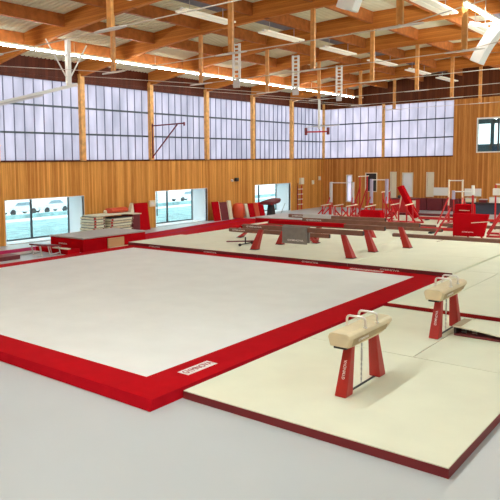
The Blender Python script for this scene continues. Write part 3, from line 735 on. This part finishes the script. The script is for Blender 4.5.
bars('red parallel bars with cream rails right in the red cluster',(-6.9,28.9,MZ),.1,1.8,.8,1.1,1.1,group=GBR)
t = thing('padded_block','solid red padded block standing among the red bars','block',(-7.85,26.95,MZ)); MB().frustum((0,0,0),(1.35,.5,0),(0,0,.85),(1.15,.45,0)).build('cover','red_vinyl',t,.03); MB().box(-.6,.6,-.27,-.24,.12,.16).build('piping','cream_paint',t)
t = thing('inclined_board','big red slanted board leaning before the end wall','inclined board',(-8.0,32.0,MZ))
MB().bar((.75,0,.08),(-.25,0,2.0),.28,.5,(0,1,0)).build('board','red_vinyl',t,.02); MB().bar((-.55,.25,.03),(-.2,.27,1.75),.07,.07).build('prop','cream_paint',t)
t = thing('score_cabinet','red cabinet with dark things on top below the white door','cabinet',(-10.35,38.3,FZ))
MB().box(-.9,.9,-.35,.35,0,.95).build('body','red_paint',t,.02); MB().box(-.95,.95,-.4,.4,.95,1.02).build('top','maroon',t); MB().box(.62,.88,-.37,-.35,.05,.9).build('door','cream_paint',t)
t = thing('stereo','small black stereo on the red cabinet','stereo',(-10.5,38.3,FZ+1.02)); MB().box(-.35,.25,-.15,.15,0,.2).build('case','black',t,.02); MB().box(-.3,.2,-.155,-.15,.04,.16).build('front','dark_rubber',t)
GW = 'red wall pads along the end wall'
for k in range(4): 
    x = -10.3+k*1.12
    t = thing('wall_pad','dark red wall pad under the white boards, %s from the left' % ORD[k],'wall pad',(x,YB-.2,FZ),0,GW); MB().box(-.54,.54,-.12,.15,0,.92).build('cover','maroon',t,.03)
for k,(x0_,x1_,z0_,z1_,lb) in enumerate([(-9.35,-8.25,.95,1.55,'low white board on the end wall left of the bars'),(-7.2,-6.1,.95,1.5,'low white board on the end wall behind the red panel')]):
    t = thing('wall_mounted_board',lb,'board',((x0_+x1_)/2,YB-.004,z0_)); w_ = (x1_-x0_)/2; MB().box(-w_,w_,-.03,0,0,z1_-z0_).build('panel','white_paint',t); MB().box(-w_,w_,-.06,-.03,0,.04).build('ledge','cream_paint',t)
t = thing('equipment_table','dark table loaded with small things before the end wall','table',(-3.9,33.5,MZ))
MB().box(-1.2,1.2,-.4,.4,.95,1.02).build('top','black',t); MB().box(-1.15,1.15,-.34,-.30,.35,.95).build('skirt','navy',t)
for sx in (-1.1,1.1):
    for sy in (-.32,.32): MB().tube([(sx,sy,0),(sx,sy,.95)],.03).build('leg','steel',t)
for k,(dx,s_,mm,lb) in enumerate([(-.7,.26,'cream_paint','cream box on the dark table, left end'),(.0,.2,'maroon','maroon bag on the dark table between two boxes'),(.7,.34,'white_paint','white box on the dark table, right end')]):
    t = thing('storage_box',lb,'box',(-3.9+dx,33.5,MZ+1.02)); MB().box(-s_,s_,-.18,.18,0,s_*.9).build('case',mm,t,.02); MB().box(-s_-.01,s_+.01,-.19,.19,s_*.9,s_*.9+.03).build('lid','grey_light',t)
# red panel group
high_bar('red high bar with white upper frame before the white boards',(-4.45,30.2,MZ),0,.72,2.42,'cream_paint',reach=1.0,pr_=.05)
t = thing('spotting_block','large red padded panel on a red frame at the right','padded panel',(-1.65,23.3,MZ))
MB().hexa([(-.74,-.10,.12),(.55,-.10,.12),(.55,.10,.12),(-.74,.10,.12)],[(-.76,-.10,1.13),(.76,-.10,1.13),(.76,.10,1.13),(-.76,.10,1.13)]).build('panel','red_vinyl',t,.03)
text('GYMNOVA',.065,(-.1,-.10,.30),(1,0,0),(0,0,1),'letter_white',t,stretch=1.5)
MB().bar((.05,-.12,.73),(.80,-.14,.82),.03,.03).build('stripe_bar','cream_paint',t)
for x in (-.15,.42): MB().bar((x+.08,-.02,.02),(x-.02,-.02,.28),.07,.07).build('leg','red_paint',t)
MB().box(-.6,.7,-.2,.2,0,.03).build('base','maroon',t)
bars('small red low bars with cream rails far left in the red cluster',(-11.45,29.3,MZ),.1,1.6,.8,.9,.9,group=GBR)
t = thing('padded_block','small red padded block behind the large red panel','block',(-2.2,24.3,MZ)); MB().frustum((0,0,0),(.95,.4,0),(0,0,1.5),(.8,.35,0)).build('cover','red_vinyl',t,.03); MB().box(-.2,.25,-.22,-.19,1.2,1.23).build('stripe','cream_paint',t)
t = thing('trapeze_frame','thin red posts with a white top rail around the large red panel','frame',(-2.0,23.75,MZ))
MB().tube([(-.50,0,0),(-.56,0,2.1)],.03).build('post','red_paint',t); MB().tube([(.28,0,.9),(.28,0,2.15)],.05).build('post','red_paint',t)
MB().tube([(-.56,0,2.1),(.28,0,2.12)],.025).build('top_rail','white_paint',t); MB().tube([(.28,0,1.95),(.28,0,2.4)],.07).build('rail_cap','white_paint',t); MB().tube([(-.56,0,1.75),(-.56,0,2.15)],.075).build('rail_cap','lilac',t)
MB().bar((-1.15,-.75,.03),(-.62,-.05,1.35),.06,.06).build('stay','red_paint',t); MB().tube([(-.48,-.12,0),(-.48,-.12,1.2)],.02).build('side_post','maroon',t)
bars('red parallel bars with white rails at the right picture edge',(-.35,25.2,MZ),.25,2.0,1.0,1.5,1.5,bar='white_paint',group=GBR)
t = thing('goal_frame','white-topped red frame rising at the right picture edge behind the red panel','frame',(-1.35,28.0,MZ))
for x in (-.5,.5): MB().tube([(x,0,0),(x,0,2.3)],.04).build('post','red_paint',t)
MB().tube([(-.5,0,2.3),(.5,0,2.3)],.035).build('top_rail','white_paint',t); MB().box(-.62,-.1,-.1,.1,1.75,2.1).build('pad','white_paint',t,.02)

# ---------------------------------------------------------------- outside
mb = MB(); px_ = [(-19.6,-.35),(-31.5,-.42),(-44,-1.15),(-52,-1.65),(-75,-3.0),(-140,-6.0)]
for (xa,za_),(xb,zb3) in zip(px_[:-1],px_[1:]): mb.add([(xa,-60,za_),(xa,140,za_),(xb,140,zb3),(xb,-60,zb3)],[(0,1,2,3)])
mb.box(-19.6,-19.5,-60,140,-.8,-.35)
struct(mb.build('ground','snow'),'bright pale ground outside')
tag(MB().box(-31.0,-21.2,-20,90,-.5,-.36).build('grass','frost_grass'),'strip of pale grass outside the low windows','grass',kind='stuff')
tag(MB().box(-37.6,-36.9,-20,120,-.9,-.42).build('kerb','frost_grass'),'low grey-green kerb across the pale ground outside','kerb',kind='structure')
def car():
    t = thing('car','','car')
    side = [(-2.1,.35),(-2.05,.75),(-1.75,.92),(-1.25,.98),(-.75,1.42),(.75,1.45),(1.45,.98),(2.0,.85),(2.12,.5),(2.1,.3)]
    MB().prism(side,'x',-.82,.82).build('body','car_white',t,.08)
    MB().prism([(-1.05,1.0),(-.68,1.34),(.70,1.36),(1.22,1.0)],'x',-.835,.835).build('windows','car_glass',t)
    for x in (-.8,.8):
        for y in (-1.3,1.35): MB().tube([(x-.1,y,.32),(x+.1,y,.32)],.32,16).build('wheel','dark_rubber',t)
    return t
cp = car()
for k,(x,y,z,rz,lb) in enumerate([(-50,33.2,-1.53,.0,'pale car outside seen through the leftmost low window, left pane'),(-50,37.6,-1.53,.06,'pale car outside seen through the leftmost low window, right pane'),(-50,61.2,-1.53,.0,'pale car outside seen through the middle low window')]):
    place(cp if k == 0 else copy_tree(cp),(x,y,z),rz,lb,'parked cars outside')

# ---------------------------------------------------------------- light
w = bpy.data.worlds.new('sky'); SC.world = w; w.use_nodes = True
bg = w.node_tree.nodes['Background']; bg.inputs[0].default_value = (1.0, 1.0, .98, 1); bg.inputs[1].default_value = 2.2

cam = bpy.data.cameras.new('camera'); co = bpy.data.objects.new('camera', cam); COL.objects.link(co)
F, CX, CY = 635.887, 152.12, 219.92
cam.sensor_fit = 'HORIZONTAL'; cam.sensor_width = 36; cam.lens = F/500*36
cam.shift_x = (250-CX)/500; cam.shift_y = (CY-250)/500
fw = Vector((-.6750848,.73276801,-.0855076)); r_ = Vector((.73635473,.6763756,-.01725554)); u_ = Vector((-.04519095,.07461287,.99618808))
M = Matrix((r_, u_, -fw)).transposed().to_4x4(); M.translation = Vector((7.1606279,-7.56473359,3.53620242))
co.matrix_world = M; cam.clip_end = 400; cam.clip_start = .05
SC.camera = co
vs = SC.view_settings; vs.view_transform = 'Standard'; vs.look = 'None'; vs.gamma = 1; vs.use_curve_mapping = False; vs.exposure = 1.05
SC.cycles.use_denoising = True
SC.cycles.max_bounces = 10; SC.cycles.diffuse_bounces = 6; SC.cycles.transparent_max_bounces = 8; SC.cycles.sample_clamp_indirect = 8
